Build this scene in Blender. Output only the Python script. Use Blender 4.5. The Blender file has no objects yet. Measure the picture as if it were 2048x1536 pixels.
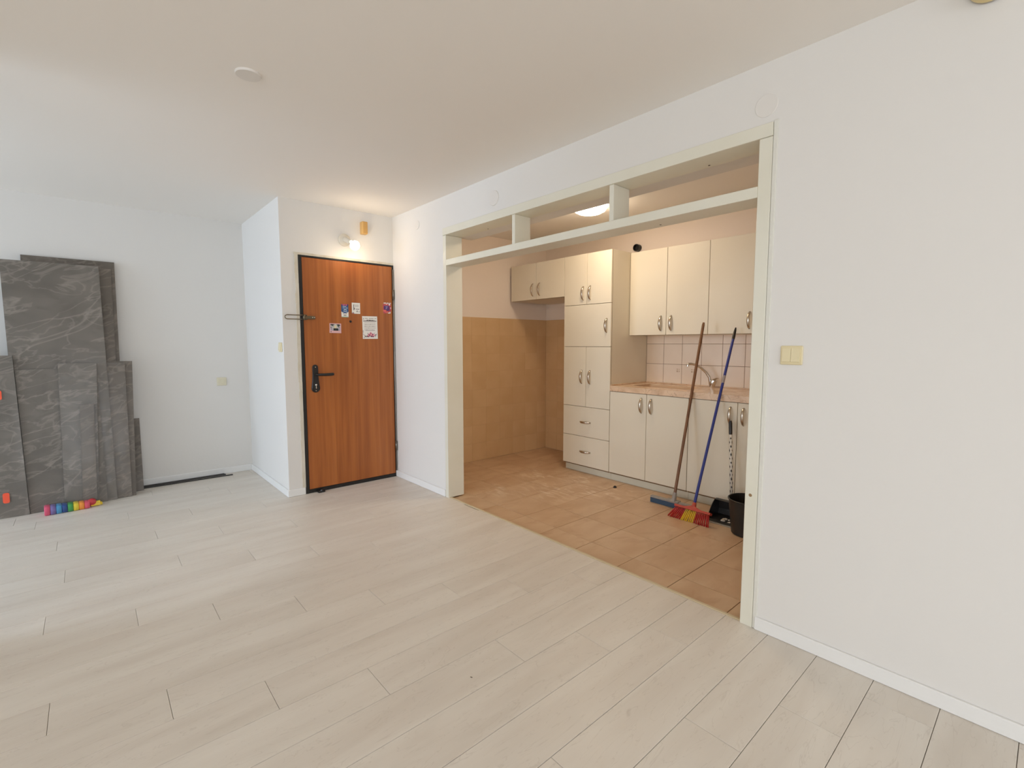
import bpy, bmesh, math, random
from mathutils import Vector, Matrix
random.seed(7)
S = bpy.context.scene
C = S.collection

def lin(*c):
    o = []
    for v in c:
        v = v / 255.0
        o.append(v / 12.92 if v <= 0.04045 else ((v + 0.055) / 1.055) ** 2.4)
    return (o[0], o[1], o[2], 1.0)

# ------------------------------------------------------------------ camera
cam_d = bpy.data.cameras.new('camera')
cam_d.sensor_fit = 'HORIZONTAL'
cam_d.sensor_width = 36.0
cam_d.lens = 961.88 * 36.0 / 2048.0
cam_d.clip_start = 0.02
cam = bpy.data.objects.new('camera', cam_d)
C.objects.link(cam)
yaw, pit = 0.721267, -0.083772
fw = Vector((math.sin(yaw) * math.cos(pit), math.cos(yaw) * math.cos(pit), math.sin(pit)))
rt = Vector((math.cos(yaw), -math.sin(yaw), 0))
up = rt.cross(fw)
M = Matrix((rt, up, -fw)).transposed().to_4x4()
M.translation = Vector((0, 0, 1.30))
cam.matrix_world = M
S.camera = cam

# ------------------------------------------------------------------ world, light, exposure
S.view_settings.view_transform = 'Standard'
S.view_settings.look = 'None'
S.view_settings.gamma = 1.0
S.view_settings.use_curve_mapping = False
S.view_settings.exposure = 0.0
w = bpy.data.worlds.new('world')
S.world = w
w.use_nodes = True
w.node_tree.nodes['Background'].inputs[0].default_value = (0.72, 0.80, 0.92, 1)
w.node_tree.nodes['Background'].inputs[1].default_value = 1.0

def area(name, loc, target, sx, sy, power, col, spread=180):
    d = bpy.data.lights.new(name, 'AREA')
    d.shape = 'RECTANGLE'
    d.size, d.size_y = sx, sy
    d.energy = power
    d.color = col
    d.spread = math.radians(spread)
    o = bpy.data.objects.new(name, d)
    C.objects.link(o)
    o.location = loc
    o.rotation_euler = (Vector(target) - Vector(loc)).to_track_quat('-Z', 'Y').to_euler()
    return o

# daylight through the three window openings the camera does not see
area('daylight_alcove', (-4.95, 4.25, 1.60), (-3.0, 4.25, 0.60), 2.2, 2.2, 128, (0.74, 0.90, 1.12))
area('daylight_side', (-5.00, -1.20, 1.75), (-3.0, -1.0, 0.25), 3.6, 2.0, 170, (0.92, 0.98, 1.06))
area('daylight_rear', (-0.60, -5.00, 1.75), (-0.55, -3.0, 0.25), 3.6, 2.0, 100, (0.92, 0.98, 1.06))
S.cycles.diffuse_bounces = 6

# ------------------------------------------------------------------ materials
def mat(name, col, rough=0.5, col2=None, scale=(1, 1, 1), nscale=3.0, detail=4.0, lo=0.35, hi=0.65,
        bump=0.0, bscale=60.0, metal=0.0, spec=0.5, coat=0.0, rnd=False, emit=None, estr=0.0, distort=0.0, amp=None):
    m = bpy.data.materials.new(name)
    m.use_nodes = True
    nt = m.node_tree
    b = nt.nodes['Principled BSDF']
    b.inputs['Base Color'].default_value = col
    b.inputs['Roughness'].default_value = rough
    b.inputs['Metallic'].default_value = metal
    b.inputs['Specular IOR Level'].default_value = spec
    b.inputs['Coat Weight'].default_value = coat
    b.inputs['Coat Roughness'].default_value = 0.15
    if emit:
        b.inputs['Emission Color'].default_value = emit
        b.inputs['Emission Strength'].default_value = estr
    if col2 is None and not bump:
        return m
    g = nt.nodes.new('ShaderNodeNewGeometry')
    vec = g.outputs['Position']
    if rnd:
        oi = nt.nodes.new('ShaderNodeObjectInfo')
        mu = nt.nodes.new('ShaderNodeVectorMath'); mu.operation = 'SCALE'
        mu.inputs[0].default_value = (37.0, 53.0, 29.0)
        nt.links.new(oi.outputs['Random'], mu.inputs['Scale'])
        ad = nt.nodes.new('ShaderNodeVectorMath'); ad.operation = 'ADD'
        nt.links.new(vec, ad.inputs[0]); nt.links.new(mu.outputs[0], ad.inputs[1])
        vec = ad.outputs[0]
    if col2 is not None:
        mp = nt.nodes.new('ShaderNodeMapping')
        mp.inputs['Scale'].default_value = scale
        nt.links.new(vec, mp.inputs['Vector'])
        n = nt.nodes.new('ShaderNodeTexNoise')
        n.inputs['Scale'].default_value = nscale
        n.inputs['Detail'].default_value = detail
        n.inputs['Distortion'].default_value = distort
        nt.links.new(mp.outputs[0], n.inputs['Vector'])
        r = nt.nodes.new('ShaderNodeValToRGB')
        r.color_ramp.elements[0].position = lo
        r.color_ramp.elements[1].position = hi
        r.color_ramp.elements[0].color = col2
        r.color_ramp.elements[1].color = col
        nt.links.new(n.outputs['Fac'], r.inputs['Fac'])
        nt.links.new(r.outputs['Color'], b.inputs['Base Color'])
        m['ramp'] = r.name
    if bump:
        n2 = nt.nodes.new('ShaderNodeTexNoise')
        n2.inputs['Scale'].default_value = bscale
        n2.inputs['Detail'].default_value = 3.0
        nt.links.new(vec, n2.inputs['Vector'])
        bp = nt.nodes.new('ShaderNodeBump')
        bp.inputs['Strength'].default_value = bump
        bp.inputs['Distance'].default_value = 0.01
        nt.links.new(n2.outputs['Fac'], bp.inputs['Height'])
        nt.links.new(bp.outputs['Normal'], b.inputs['Normal'])
    return m

def overlay(m, col, nscale, scale, lo, hi, fac=1.0, rnd=False, distort=0.0, detail=4.0, ridge=None, spots=None, tilt=0.0):
    """lay a second noise-masked colour over a material's base colour"""
    nt = m.node_tree
    b = nt.nodes['Principled BSDF']
    g = nt.nodes.new('ShaderNodeNewGeometry')
    vec = g.outputs['Position']
    if rnd:
        oi = nt.nodes.new('ShaderNodeObjectInfo')
        mu = nt.nodes.new('ShaderNodeVectorMath'); mu.operation = 'SCALE'
        mu.inputs[0].default_value = (17.0, 31.0, 43.0)
        nt.links.new(oi.outputs['Random'], mu.inputs['Scale'])
        ad = nt.nodes.new('ShaderNodeVectorMath'); ad.operation = 'ADD'
        nt.links.new(vec, ad.inputs[0]); nt.links.new(mu.outputs[0], ad.inputs[1])
        vec = ad.outputs[0]
    if tilt:
        vr = nt.nodes.new('ShaderNodeVectorRotate'); vr.rotation_type = 'Y_AXIS'
        vr.inputs['Angle'].default_value = tilt
        nt.links.new(vec, vr.inputs['Vector']); vec = vr.outputs[0]
    mp = nt.nodes.new('ShaderNodeMapping')
    mp.inputs['Scale'].default_value = scale
    nt.links.new(vec, mp.inputs['Vector'])
    n = nt.nodes.new('ShaderNodeTexNoise')
    n.inputs['Scale'].default_value = nscale
    n.inputs['Detail'].default_value = detail
    n.inputs['Distortion'].default_value = distort
    nt.links.new(mp.outputs[0], n.inputs['Vector'])
    f = n.outputs['Fac']
    def math_(op, a, bb):
        q = nt.nodes.new('ShaderNodeMath'); q.operation = op
        for i, v in enumerate((a, bb)):
            if v is None: continue
            if isinstance(v, (int, float)): q.inputs[i].default_value = v
            else: nt.links.new(v, q.inputs[i])
        return q.outputs[0]
    if ridge is not None:
        f = math_('ABSOLUTE', math_('SUBTRACT', f, 0.5), None)
        f = math_('SUBTRACT', 1.0, math_('DIVIDE', f, ridge))
    mr = nt.nodes.new('ShaderNodeMapRange')
    mr.inputs['From Min'].default_value = lo
    mr.inputs['From Max'].default_value = hi
    mr.inputs['To Max'].default_value = fac
    nt.links.new(f, mr.inputs['Value'])
    f = mr.outputs['Result']
    if spots:
        tot = None
        for (x, y, r) in spots:
            d = nt.nodes.new('ShaderNodeVectorMath'); d.operation = 'DISTANCE'
            nt.links.new(g.outputs['Position'], d.inputs[0])
            d.inputs[1].default_value = (x, y, -0.012)
            s = nt.nodes.new('ShaderNodeMapRange')
            s.inputs['From Min'].default_value = r
            s.inputs['From Max'].default_value = r * 0.2
            nt.links.new(d.outputs['Value'], s.inputs['Value'])
            tot = s.outputs['Result'] if tot is None else math_('MAXIMUM', tot, s.outputs['Result'])
        f = math_('MULTIPLY', f, tot)
    mx = nt.nodes.new('ShaderNodeMix'); mx.data_type = 'RGBA'
    inp = b.inputs['Base Color']
    if inp.links:
        nt.links.new(inp.links[0].from_socket, mx.inputs[6])
    else:
        mx.inputs[6].default_value = inp.default_value
    mx.inputs[7].default_value = col
    nt.links.new(f, mx.inputs[0])
    nt.links.new(mx.outputs[2], inp)
    return m

WHITE = mat('white_wall_paint', lin(228, 225, 220), 0.85, bump=0.06, bscale=35)
CEIL = mat('white_ceiling_paint', lin(243, 239, 233), 0.9, bump=0.04, bscale=25)
KWALL = mat('kitchen_wall_paint', lin(238, 225, 212), 0.85, bump=0.05, bscale=35)
BASEB = mat('white_baseboard', lin(236, 235, 232), 0.45)
LAM = mat('whitewashed_laminate', lin(226, 219, 208), 0.42, lin(216, 207, 195), (0.6, 4.2, 1), 2.0, 4, 0.34, 0.70, rnd=True, spec=0.4)
overlay(LAM, lin(198, 187, 173), 1.5, (0.6, 3.0, 1), 0.5, 0.8, 0.5, True, 0.8)
overlay(LAM, lin(168, 155, 140), 1.6, (1.6, 9.0, 1), 0.0, 1.0, 0.22, True, 2.2, 3, ridge=0.012)
overlay(LAM, lin(158, 144, 128), 5.0, (1.6, 5.0, 1), 0.74, 0.82, 0.3, True, 0.4, 2)
LAMGAP = mat('laminate_underlay', lin(150, 134, 114), 0.8)
TILE = mat('terracotta_floor_tile', lin(208, 178, 145), 0.4, lin(194, 160, 126), (1, 2.2, 1), 3.0, 6, 0.36, 0.66, rnd=True)
overlay(TILE, lin(168, 122, 88), 6.0, (1, 1.7, 1), 0.55, 0.8, 0.45, True, 0.8)
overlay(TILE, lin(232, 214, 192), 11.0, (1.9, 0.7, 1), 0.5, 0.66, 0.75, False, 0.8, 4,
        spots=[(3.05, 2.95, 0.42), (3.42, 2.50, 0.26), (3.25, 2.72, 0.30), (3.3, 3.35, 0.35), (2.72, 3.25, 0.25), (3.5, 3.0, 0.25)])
GROUT = mat('dark_floor_grout', lin(122, 84, 58), 0.9)
WTILE = mat('beige_wall_tile', lin(216, 182, 138), 0.32, lin(209, 173, 128), (1, 1, 1), 3.0, 3, rnd=True)
WGROUT = mat('beige_wall_grout', lin(200, 167, 126), 0.9)
STILE = mat('cream_backsplash_tile', lin(242, 224, 202), 0.28, lin(236, 216, 192), (1, 1, 1), 4.0, 3, rnd=True)
SGROUT = mat('backsplash_grout', lin(150, 118, 92), 0.9)
CREAM = mat('cream_laminate_front', lin(226, 217, 197), 0.42, lin(221, 211, 190), (1, 1, 1), 1.5, 2)
FRAME = mat('cream_painted_frame', lin(229, 226, 211), 0.4, lin(225, 221, 204), (1, 1, 1), 2.5, 3)
PLINTH = mat('plinth_laminate', lin(204, 198, 178), 0.45)
DARKGAP = mat('painted_gap_shade', lin(122, 96, 68), 0.9)  # brown that stands in for the shade between cabinet fronts
NICKEL = mat('satin_nickel', lin(196, 184, 168), 0.26, metal=1.0)
CHROME = mat('chrome', lin(215, 212, 206), 0.12, metal=1.0)
STEEL = mat('brushed_steel', lin(190, 182, 170), 0.3, metal=1.0)
MARBLE = mat('beige_marble', lin(228, 200, 170), 0.22, lin(205, 172, 140), (1, 1, 1), 7.0, 6, 0.32, 0.62, distort=0.8)
overlay(MARBLE, lin(160, 122, 96), 6.0, (1, 1, 1), 0.2, 1.0, 0.55, False, 1.5, 5, ridge=0.02)
DOORW = mat('brown_wood_veneer', lin(180, 106, 48), 0.38, lin(144, 76, 30), (11.0, 1.0, 0.35), 2.2, 6, 0.25, 0.68, distort=0.5)
overlay(DOORW, lin(122, 66, 32), 3.0, (34.0, 1.0, 0.9), 0.54, 0.8, 0.4, False, 0.5)
overlay(DOORW, lin(190, 118, 66), 1.6, (7.0, 1.0, 0.12), 0.55, 0.7, 0.45)
BLACKM = mat('black_metal', lin(28, 26, 25), 0.4)
BLACKP = mat('black_plastic', lin(32, 30, 28), 0.38, bump=0.03, bscale=300)
IVORY = mat('ivory_plastic', lin(226, 212, 172), 0.35)
IVORY2 = mat('ivory_rocker', lin(229, 216, 178), 0.3)
WPLAST = mat('white_plastic', lin(232, 229, 223), 0.4)
OLDIV = mat('yellowed_plastic', lin(214, 172, 104), 0.4)
OLDIV2 = mat('yellowed_plastic_cover', lin(200, 156, 90), 0.45)
PORC = mat('porcelain', lin(222, 214, 198), 0.25)
OLDFR = mat('old_plaster_edge', lin(220, 213, 198), 0.8, lin(204, 194, 172), (3, 3, 1.2), 4.0, 5, 0.3, 0.6, bump=0.5, bscale=40)
BULB = mat('glowing_bulb', lin(255, 240, 214), 0.3, emit=(1.0, 0.80, 0.55, 1), estr=58.0)
LAMPG = mat('glowing_lamp_dome', lin(255, 246, 230), 0.3, emit=(1.0, 0.80, 0.58, 1), estr=43.0)
LAMPO = mat('cream_lamp_glass', lin(226, 206, 150), 0.3)
WOODH = mat('brown_broom_handle', lin(128, 88, 56), 0.45, lin(106, 70, 44), (1, 1, 0.15), 40, 3)
BLUEH = mat('blue_broom_handle', lin(38, 54, 132), 0.3, coat=0.4)
GREYP = mat('grey_plastic', lin(150, 142, 132), 0.45)
RUBB = mat('blue_grey_rubber', lin(52, 74, 96), 0.6)
REDP = mat('red_plastic', lin(178, 70, 52), 0.4)
REDB = mat('red_bristle', lin(176, 42, 34), 0.5)
YELB = mat('yellow_bristle', lin(222, 180, 44), 0.5)
PLUG = mat('rubber_cap', lin(28, 24, 22), 0.6)
DUST = mat('dust_crumbs', lin(205, 192, 176), 0.9)
PATW = mat('pattern_white', lin(222, 216, 204), 0.4)
STICK = mat('orange_sticker', lin(252, 98, 66), 0.6)
DISC = mat('white_cover_disc', lin(228, 224, 218), 0.6)

def stone(name, c1, c2, vein):
    m = mat(name, c1, 0.38, c2, (1.0, 1.0, 1.3), 3.2, 8, 0.3, 0.7, rnd=True, spec=0.45, bump=0.05, bscale=120, distort=0.6)
    overlay(m, c2, 9.0, (1.0, 1.0, 1.6), 0.5, 0.72, 0.7, True, 0.6, 8)
    overlay(m, vein, 2.0, (0.7, 1.0, 1.9), 0.0, 1.0, 0.42, True, 0.9, 9, ridge=0.022, tilt=0.5)
    overlay(m, vein, 4.6, (0.8, 1.0, 1.7), 0.0, 1.0, 0.32, True, 0.9, 9, ridge=0.03, tilt=0.3)
    return m
STONE = stone('grey_stone_panel', lin(121, 114, 105), lin(102, 96, 88), lin(164, 155, 145))
STONE2 = stone('taupe_stone_panel', lin(117, 108, 98), lin(100, 92, 82), lin(152, 141, 129))
STONEE = mat('panel_edge', lin(70, 64, 58), 0.6)

def film(name, fac):
    m = bpy.data.materials.new(name)
    m.use_nodes = True
    nt = m.node_tree
    for n in list(nt.nodes):
        if n.type == 'BSDF_PRINCIPLED': nt.nodes.remove(n)
    out = [n for n in nt.nodes if n.type == 'OUTPUT_MATERIAL'][0]
    tr = nt.nodes.new('ShaderNodeBsdfTransparent')
    gl = nt.nodes.new('ShaderNodeBsdfGlossy')
    gl.inputs['Roughness'].default_value = 0.2
    lw = nt.nodes.new('ShaderNodeLayerWeight'); lw.inputs['Blend'].default_value = 0.25
    ma = nt.nodes.new('ShaderNodeMath'); ma.operation = 'MULTIPLY_ADD'
    ma.inputs[1].default_value = 0.16; ma.inputs[2].default_value = fac
    nt.links.new(lw.outputs['Fresnel'], ma.inputs[0])
    mx = nt.nodes.new('ShaderNodeMixShader')
    nt.links.new(ma.outputs[0], mx.inputs[0]); nt.links.new(tr.outputs[0], mx.inputs[1]); nt.links.new(gl.outputs[0], mx.inputs[2])
    nt.links.new(mx.outputs[0], out.inputs['Surface'])
    return m
FILM = film('clear_plastic_film', 0.012)

# ------------------------------------------------------------------ mesh helpers
WL = {}   # world location of every parent

def obj(name, bm, mats, parent=None, origin=None, smooth=False):
    if not isinstance(mats, (list, tuple)): mats = [mats]
    bmesh.ops.recalc_face_normals(bm, faces=bm.faces[:])
    xs = [v.co for v in bm.verts]
    if origin is None:
        lo = Vector((min(v.x for v in xs), min(v.y for v in xs), min(v.z for v in xs)))
        hi = Vector((max(v.x for v in xs), max(v.y for v in xs), max(v.z for v in xs)))
        origin = Vector(((lo.x + hi.x) / 2, (lo.y + hi.y) / 2, lo.z))
    origin = Vector(origin)
    for v in bm.verts: v.co -= origin
    if smooth:
        for f in bm.faces: f.smooth = True
    me = bpy.data.meshes.new(name)
    bm.to_mesh(me); bm.free()
    for m in mats: me.materials.append(m)
    o = bpy.data.objects.new(name, me)
    C.objects.link(o)
    o.location = origin
    if parent is not None:
        o.parent = parent
        o.location = origin - WL[parent.name]
    WL[o.name] = origin
    return o

def auto_smooth(o, ang=40):
    me = o.data
    for p in me.polygons: p.use_smooth = True
    me.set_sharp_from_angle(angle=math.radians(ang))
    return o

def tag(o, label=None, cat=None, group=None, kind=None):
    if label: o['label'] = label
    if cat: o['category'] = cat
    if group: o['group'] = group
    if kind: o['kind'] = kind
    return o

def thing(name, label, cat, loc, group=None):
    o = bpy.data.objects.new(name, None)
    o.empty_display_size = 0.05
    C.objects.link(o)
    o.location = loc
    WL[o.name] = Vector(loc)
    return tag(o, label, cat, group)

def add_box(bm, x0, x1, y0, y1, z0, z1, bev=0.0, mi=0, M=None):
    t = bmesh.new()
    vs = [t.verts.new((x, y, z)) for x in (x0, x1) for y in (y0, y1) for z in (z0, z1)]
    for f in ((0, 1, 3, 2), (4, 6, 7, 5), (0, 4, 5, 1), (2, 3, 7, 6), (0, 2, 6, 4), (1, 5, 7, 3)):
        t.faces.new([vs[i] for i in f])
    if bev:
        bmesh.ops.bevel(t, geom=t.edges[:], offset=bev, segments=1, affect='EDGES', profile=0.5)
    merge(bm, t, mi, M)

def merge(bm, t, mi=0, M=None):
    mp = {}
    for v in t.verts:
        mp[v] = bm.verts.new(M @ v.co if M else v.co)
    for f in t.faces:
        try:
            nf = bm.faces.new([mp[v] for v in f.verts])
            nf.material_index = mi if mi else f.material_index
            nf.smooth = f.smooth
        except ValueError:
            pass
    t.free()

def box(name, x0, x1, y0, y1, z0, z1, m, parent=None, bev=0.0):
    bm = bmesh.new()
    add_box(bm, x0, x1, y0, y1, z0, z1, bev)
    return obj(name, bm, m, parent)

def basis(d):
    d = d.normalized()
    a = Vector((0, 0, 1)) if abs(d.z) < 0.9 else Vector((1, 0, 0))
    u = d.cross(a).normalized()
    return u, d.cross(u).normalized()

def add_tube(bm, pts, radii, n=12, cap=True, mi=0, flat=None):
    pts = [Vector(p) for p in pts]
    if isinstance(radii, (int, float)): radii = [radii] * len(pts)
    rings = []
    u = None
    for i, p in enumerate(pts):
        d = (pts[min(i + 1, len(pts) - 1)] - pts[max(i - 1, 0)]).normalized()
        if u is None: u, v = basis(d)
        else:
            u = (u - d * u.dot(d)).normalized(); v = d.cross(u)
        if flat: uu, vv = u * flat[0], v * flat[1]
        else: uu, vv = u, v
        rings.append([bm.verts.new(p + (uu * math.cos(2 * math.pi * k / n) + vv * math.sin(2 * math.pi * k / n)) * radii[i]) for k in range(n)])
    for a, b in zip(rings, rings[1:]):
        for k in range(n):
            f = bm.faces.new((a[k], a[(k + 1) % n], b[(k + 1) % n], b[k])); f.material_index = mi; f.smooth = True
    if cap:
        f = bm.faces.new(rings[0][::-1]); f.material_index = mi
        f = bm.faces.new(rings[-1]); f.material_index = mi

def add_lathe(bm, c, axis, prof, n=32, mi=0, closed=True):
    """prof: (distance along axis, radius)"""
    c = Vector(c); axis = Vector(axis).normalized()
    u, v = basis(axis)
    rings = []
    for (h, r) in prof:
        if r < 1e-6: rings.append([bm.verts.new(c + axis * h)])
        else: rings.append([bm.verts.new(c + axis * h + (u * math.cos(2 * math.pi * k / n) + v * math.sin(2 * math.pi * k / n)) * r) for k in range(n)])
    for a, b in zip(rings, rings[1:]):
        for k in range(n):
            q = (k + 1) % n
            if len(a) == 1 and len(b) == 1: continue
            if len(a) == 1: f = bm.faces.new((a[0], b[q], b[k]))
            elif len(b) == 1: f = bm.faces.new((a[k], a[q], b[0]))
            else: f = bm.faces.new((a[k], a[q], b[q], b[k]))
            f.smooth = True; f.material_index = mi

def tube(name, pts, r, m, parent=None, n=12, flat=None):
    bm = bmesh.new(); add_tube(bm, pts, r, n, True, 0, flat)
    return auto_smooth(obj(name, bm, m, parent))

def lathe(name, c, axis, prof, m, parent=None, n=32):
    bm = bmesh.new(); add_lathe(bm, c, axis, prof, n)
    return auto_smooth(obj(name, bm, m, parent), 35)

# ------------------------------------------------------------------ key measures (metres)
XW, YD, YA, XP, ZC = 2.225, 4.245, 5.462, 1.217, 2.485     # right wall, door wall, alcove wall, pillar side, ceiling
KB, KF, KZ = 4.307, 4.256, -0.012                          # kitchen back wall, kitchen far wall, kitchen floor
XL, YR = -4.6, -4.6                                        # unseen left and rear walls
OY0, OY1, OZ = 0.857, 3.377, 2.232                         # kitchen opening

# ------------------------------------------------------------------ structure
def struct(name, boxes, m):
    bm = bmesh.new()
    for b in boxes: add_box(bm, *b)
    return tag(obj(name, bm, m), kind='structure')

struct('ceiling', [(XL - 0.2, KB + 0.2, YR - 0.2, YA + 0.2, ZC, ZC + 0.12)], CEIL)
wr = struct('wall_right', [(XW, XW + 0.155, YR, OY0, 0, ZC), (XW, XW + 0.155, OY1, YD, 0, ZC),
                           (XW, 2.51, OY0, OY1, OZ, ZC), (XW + 0.156, 2.51, OY0, OY1, 2.178, OZ)], WHITE)
struct('wall_front', [(XP, 1.352, YD, YD + 0.25, 0, ZC), (1.352, 2.226, YD, YD + 0.25, 2.042, ZC), (2.226, XW + 0.155, YD, YD + 0.25, 0, ZC)], WHITE)
struct('wall_pillar', [(XP, XP + 0.12, YD + 0.25, YA + 0.1, 0, ZC)], WHITE)
struct('wall_alcove', [(XL, XP, YA, YA + 0.15, 0, ZC)], WHITE)
struct('wall_partition', [(XL, -0.55, 2.93, 3.06, 0, ZC)], WHITE)
struct('wall_left', [(XL - 0.15, XL, YR, -3.0, 0, ZC), (XL - 0.15, XL, 0.6, 3.15, 0, ZC), (XL - 0.15, XL, 5.3, YA, 0, ZC),
                     (XL - 0.15, XL, -3.0, 0.6, 0, 0.3), (XL - 0.15, XL, -3.0, 0.6, 2.05, ZC), (XL - 0.15, XL, 3.15, 5.3, 2.3, ZC)], WHITE)
struct('wall_rear', [(XL, -2.4, YR - 0.15, YR, 0, ZC), (1.2, XW, YR - 0.15, YR, 0, ZC), (-2.4, 1.2, YR - 0.15, YR, 0, 0.3), (-2.4, 1.2, YR - 0.15, YR, 2.05, ZC)], WHITE)
kb = struct('wall_kitchen_back', [(KB, KB + 0.15, 0.6, YD + 0.25, -0.05, ZC)], KWALL)
kf = struct('wall_kitchen_far', [(XW + 0.155, KB, KF, YD + 0.25, -0.05, ZC)], KWALL)
struct('wall_kitchen_end', [(XW + 0.155, KB, 0.70, 0.856, -0.05, ZC)], KWALL)

# laminate floor: every plank its own piece
fl = struct('floor', [(-2.6, XW + 0.006, -1.2, YA, -0.04, -0.0085), (XL, -2.6, YR, YA, -0.04, 0), (-2.6, XW + 0.006, YR, -1.2, -0.04, 0)], LAMGAP)
fl.data.materials.append(LAM)
for p in fl.data.polygons:                       # behind the camera the boards are one sheet
    if p.index >= 6: p.material_index = 1
PW, PL = 0.1945, 1.222
butt = {-3: 2.38, -2: 2.082, -1: 1.802, 0: 1.493, 1: 1.026, 2: 1.872, 3: 1.59, 4: 1.276, 5: 0.773, 6: 0.443, 7: 0.152, 8: -0.175, 9: 0.73,
        10: 0.399, 11: 0.105, 12: -0.222, 13: 0.69, 14: 0.344, 15: -0.168, 16: 0.63, 17: 0.281, 18: -0.22, 19: 0.53, 20: 0.16, 21: -0.352,
        22: 0.75, 23: 0.35, 24: -0.05}
pm = {}
def plank_mesh(l, wd):
    key = (round(l, 3), round(wd, 4))
    if key in pm: return pm[key]
    bm = bmesh.new()
    gx, gy, c, t = 0.0006, 0.0009, 0.0010, 0.008
    a, b = l / 2 - gx, wd / 2 - gy
    lo = [bm.verts.new((sx * a, sy * b, -t)) for sx, sy in ((-1, -1), (1, -1), (1, 1), (-1, 1))]
    mi = [bm.verts.new((sx * a, sy * b, -c)) for sx, sy in ((-1, -1), (1, -1), (1, 1), (-1, 1))]
    tp = [bm.verts.new((sx * (a - c), sy * (b - c), 0)) for sx, sy in ((-1, -1), (1, -1), (1, 1), (-1, 1))]
    bm.faces.new(tp); bm.faces.new(lo[::-1])
    for k in range(4):
        q = (k + 1) % 4
        bm.faces.new((lo[k], lo[q], mi[q], mi[k])); bm.faces.new((mi[k], mi[q], tp[q], tp[k]))
    me = bpy.data.meshes.new('floor_plank'); bm.to_mesh(me); bm.free(); me.materials.append(LAM)
    pm[key] = me
    return me
def lay(x0, x1, y0, y1):
    o = bpy.data.objects.new('floor_plank', plank_mesh(x1 - x0, y1 - y0))
    C.objects.link(o); o.parent = fl
    o.location = Vector(((x0 + x1) / 2, (y0 + y1) / 2, 0)) - WL['floor']
PX0, PY0 = -2.6, -1.2
for k in range(-10, 26):
    y0 = 0.592 + PW * k
    y1 = y0 + PW
    y0, y1 = max(y0, PY0), min(y1, YA)
    if y1 - y0 < 0.02: continue
    b0 = butt.get(k, (k * 0.37) % PL)
    xmax = XP + 0.01 if y0 > YD - 0.01 else XW + 0.006
    x = b0 - PL * math.ceil((b0 - PX0) / PL)
    while x < xmax:
        a, b = max(x, PX0), min(x + PL, xmax)
        if b - a > 0.02: lay(a, b, y0, y1)
        x += PL

# kitchen floor: every tile its own piece
kfl = struct('floor_kitchen', [(XW + 0.006, KB, 0.70, KF, -0.05, KZ - 0.004)], GROUT)
TS = 0.3255
xj = [2.255, 2.441] + [2.441 + TS * k for k in range(1, 6)] + [KB]
yj = [0.856, 0.997] + [0.997 + TS * k for k in range(1, 10)] + [KF]
tm = {}
def tile_mesh(key, a, b, t, c, m, axis, nm):
    if key in tm: return tm[key]
    bm = bmesh.new()
    P = lambda u, v, h: {'z': (u, v, h), 'x': (-h, u, v), 'y': (u, -h, v)}[axis]
    sg = ((-1, -1), (1, -1), (1, 1), (-1, 1))
    lo = [bm.verts.new(P(s * a, r * b, -t)) for s, r in sg]
    mi = [bm.verts.new(P(s * a, r * b, -c)) for s, r in sg]
    tp = [bm.verts.new(P(s * (a - c), r * (b - c), 0)) for s, r in sg]
    bm.faces.new(tp); bm.faces.new(lo[::-1])
    for k in range(4):
        q = (k + 1) % 4
        bm.faces.new((lo[k], lo[q], mi[q], mi[k])); bm.faces.new((mi[k], mi[q], tp[q], tp[k]))
    bmesh.ops.recalc_face_normals(bm, faces=bm.faces[:])
    me = bpy.data.meshes.new(nm); bm.to_mesh(me); bm.free(); me.materials.append(m)
    tm[key] = me
    return me
def lay_tile(nm, parent, u0, u1, v0, v1, h, axis, gap, t, c, m):
    a, b = (u1 - u0) / 2 - gap, (v1 - v0) / 2 - gap
    if a < 0.01 or b < 0.01: return
    me = tile_mesh((nm, axis, round(a, 4), round(b, 4)), a, b, t, c, m, axis, nm)
    o = bpy.data.objects.new(nm, me); C.objects.link(o); o.parent = parent
    u, v = (u0 + u1) / 2, (v0 + v1) / 2
    o.location = Vector({'z': (u, v, h), 'x': (h, u, v), 'y': (u, h, v)}[axis]) - WL[parent.name]
    return o
for x0, x1 in zip(xj, xj[1:]):
    for y0, y1 in zip(yj, yj[1:]):
        lay_tile('floor_tile', kfl, x0, x1, y0, y1, KZ + random.uniform(-0.0006, 0.0004), 'z', 0.0019, 0.006, 0.001, TILE)
# beige tiles on the kitchen far wall and, in the fridge niche, on the back wall
TT = 0.006
xs = [XW + 0.156] + [2.55 + 0.2 * k for k in range(0, 9)] + [KB - TT]
zs = [KZ + 0.001 + 0.2 * k for k in range(0, 9)]
for x0, x1 in zip(xs, xs[1:]):
    for z0, z1 in zip(zs, zs[1:]):
        lay_tile('wall_tile', kf, x0, x1, z0, z1, KF - TT, 'y', 0.0010, TT - 0.001, 0.0005, WTILE)
ys = [3.396, 3.45, 3.65, 3.85, 4.05, KF - TT]
for y0, y1 in zip(ys, ys[1:]):
    for z0, z1 in zip(zs, zs[1:]):
        lay_tile('wall_tile', kb, y0, y1, z0, z1, KB - TT, 'x', 0.0010, TT - 0.001, 0.0005, WTILE)
ys = [1.2, 1.21, 1.41, 1.611, 1.811, 2.012, 2.21, 2.406, 2.604, 2.799]
for y0, y1 in zip(ys, ys[1:]):
    for z0, z1 in ((0.901, 1.098), (1.098, 1.297), (1.297, 1.495)):
        lay_tile('backsplash_tile', kb, y0, y1, z0, z1, KB - TT, 'x', 0.0018, TT - 0.001, 0.0008, STILE)
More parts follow.
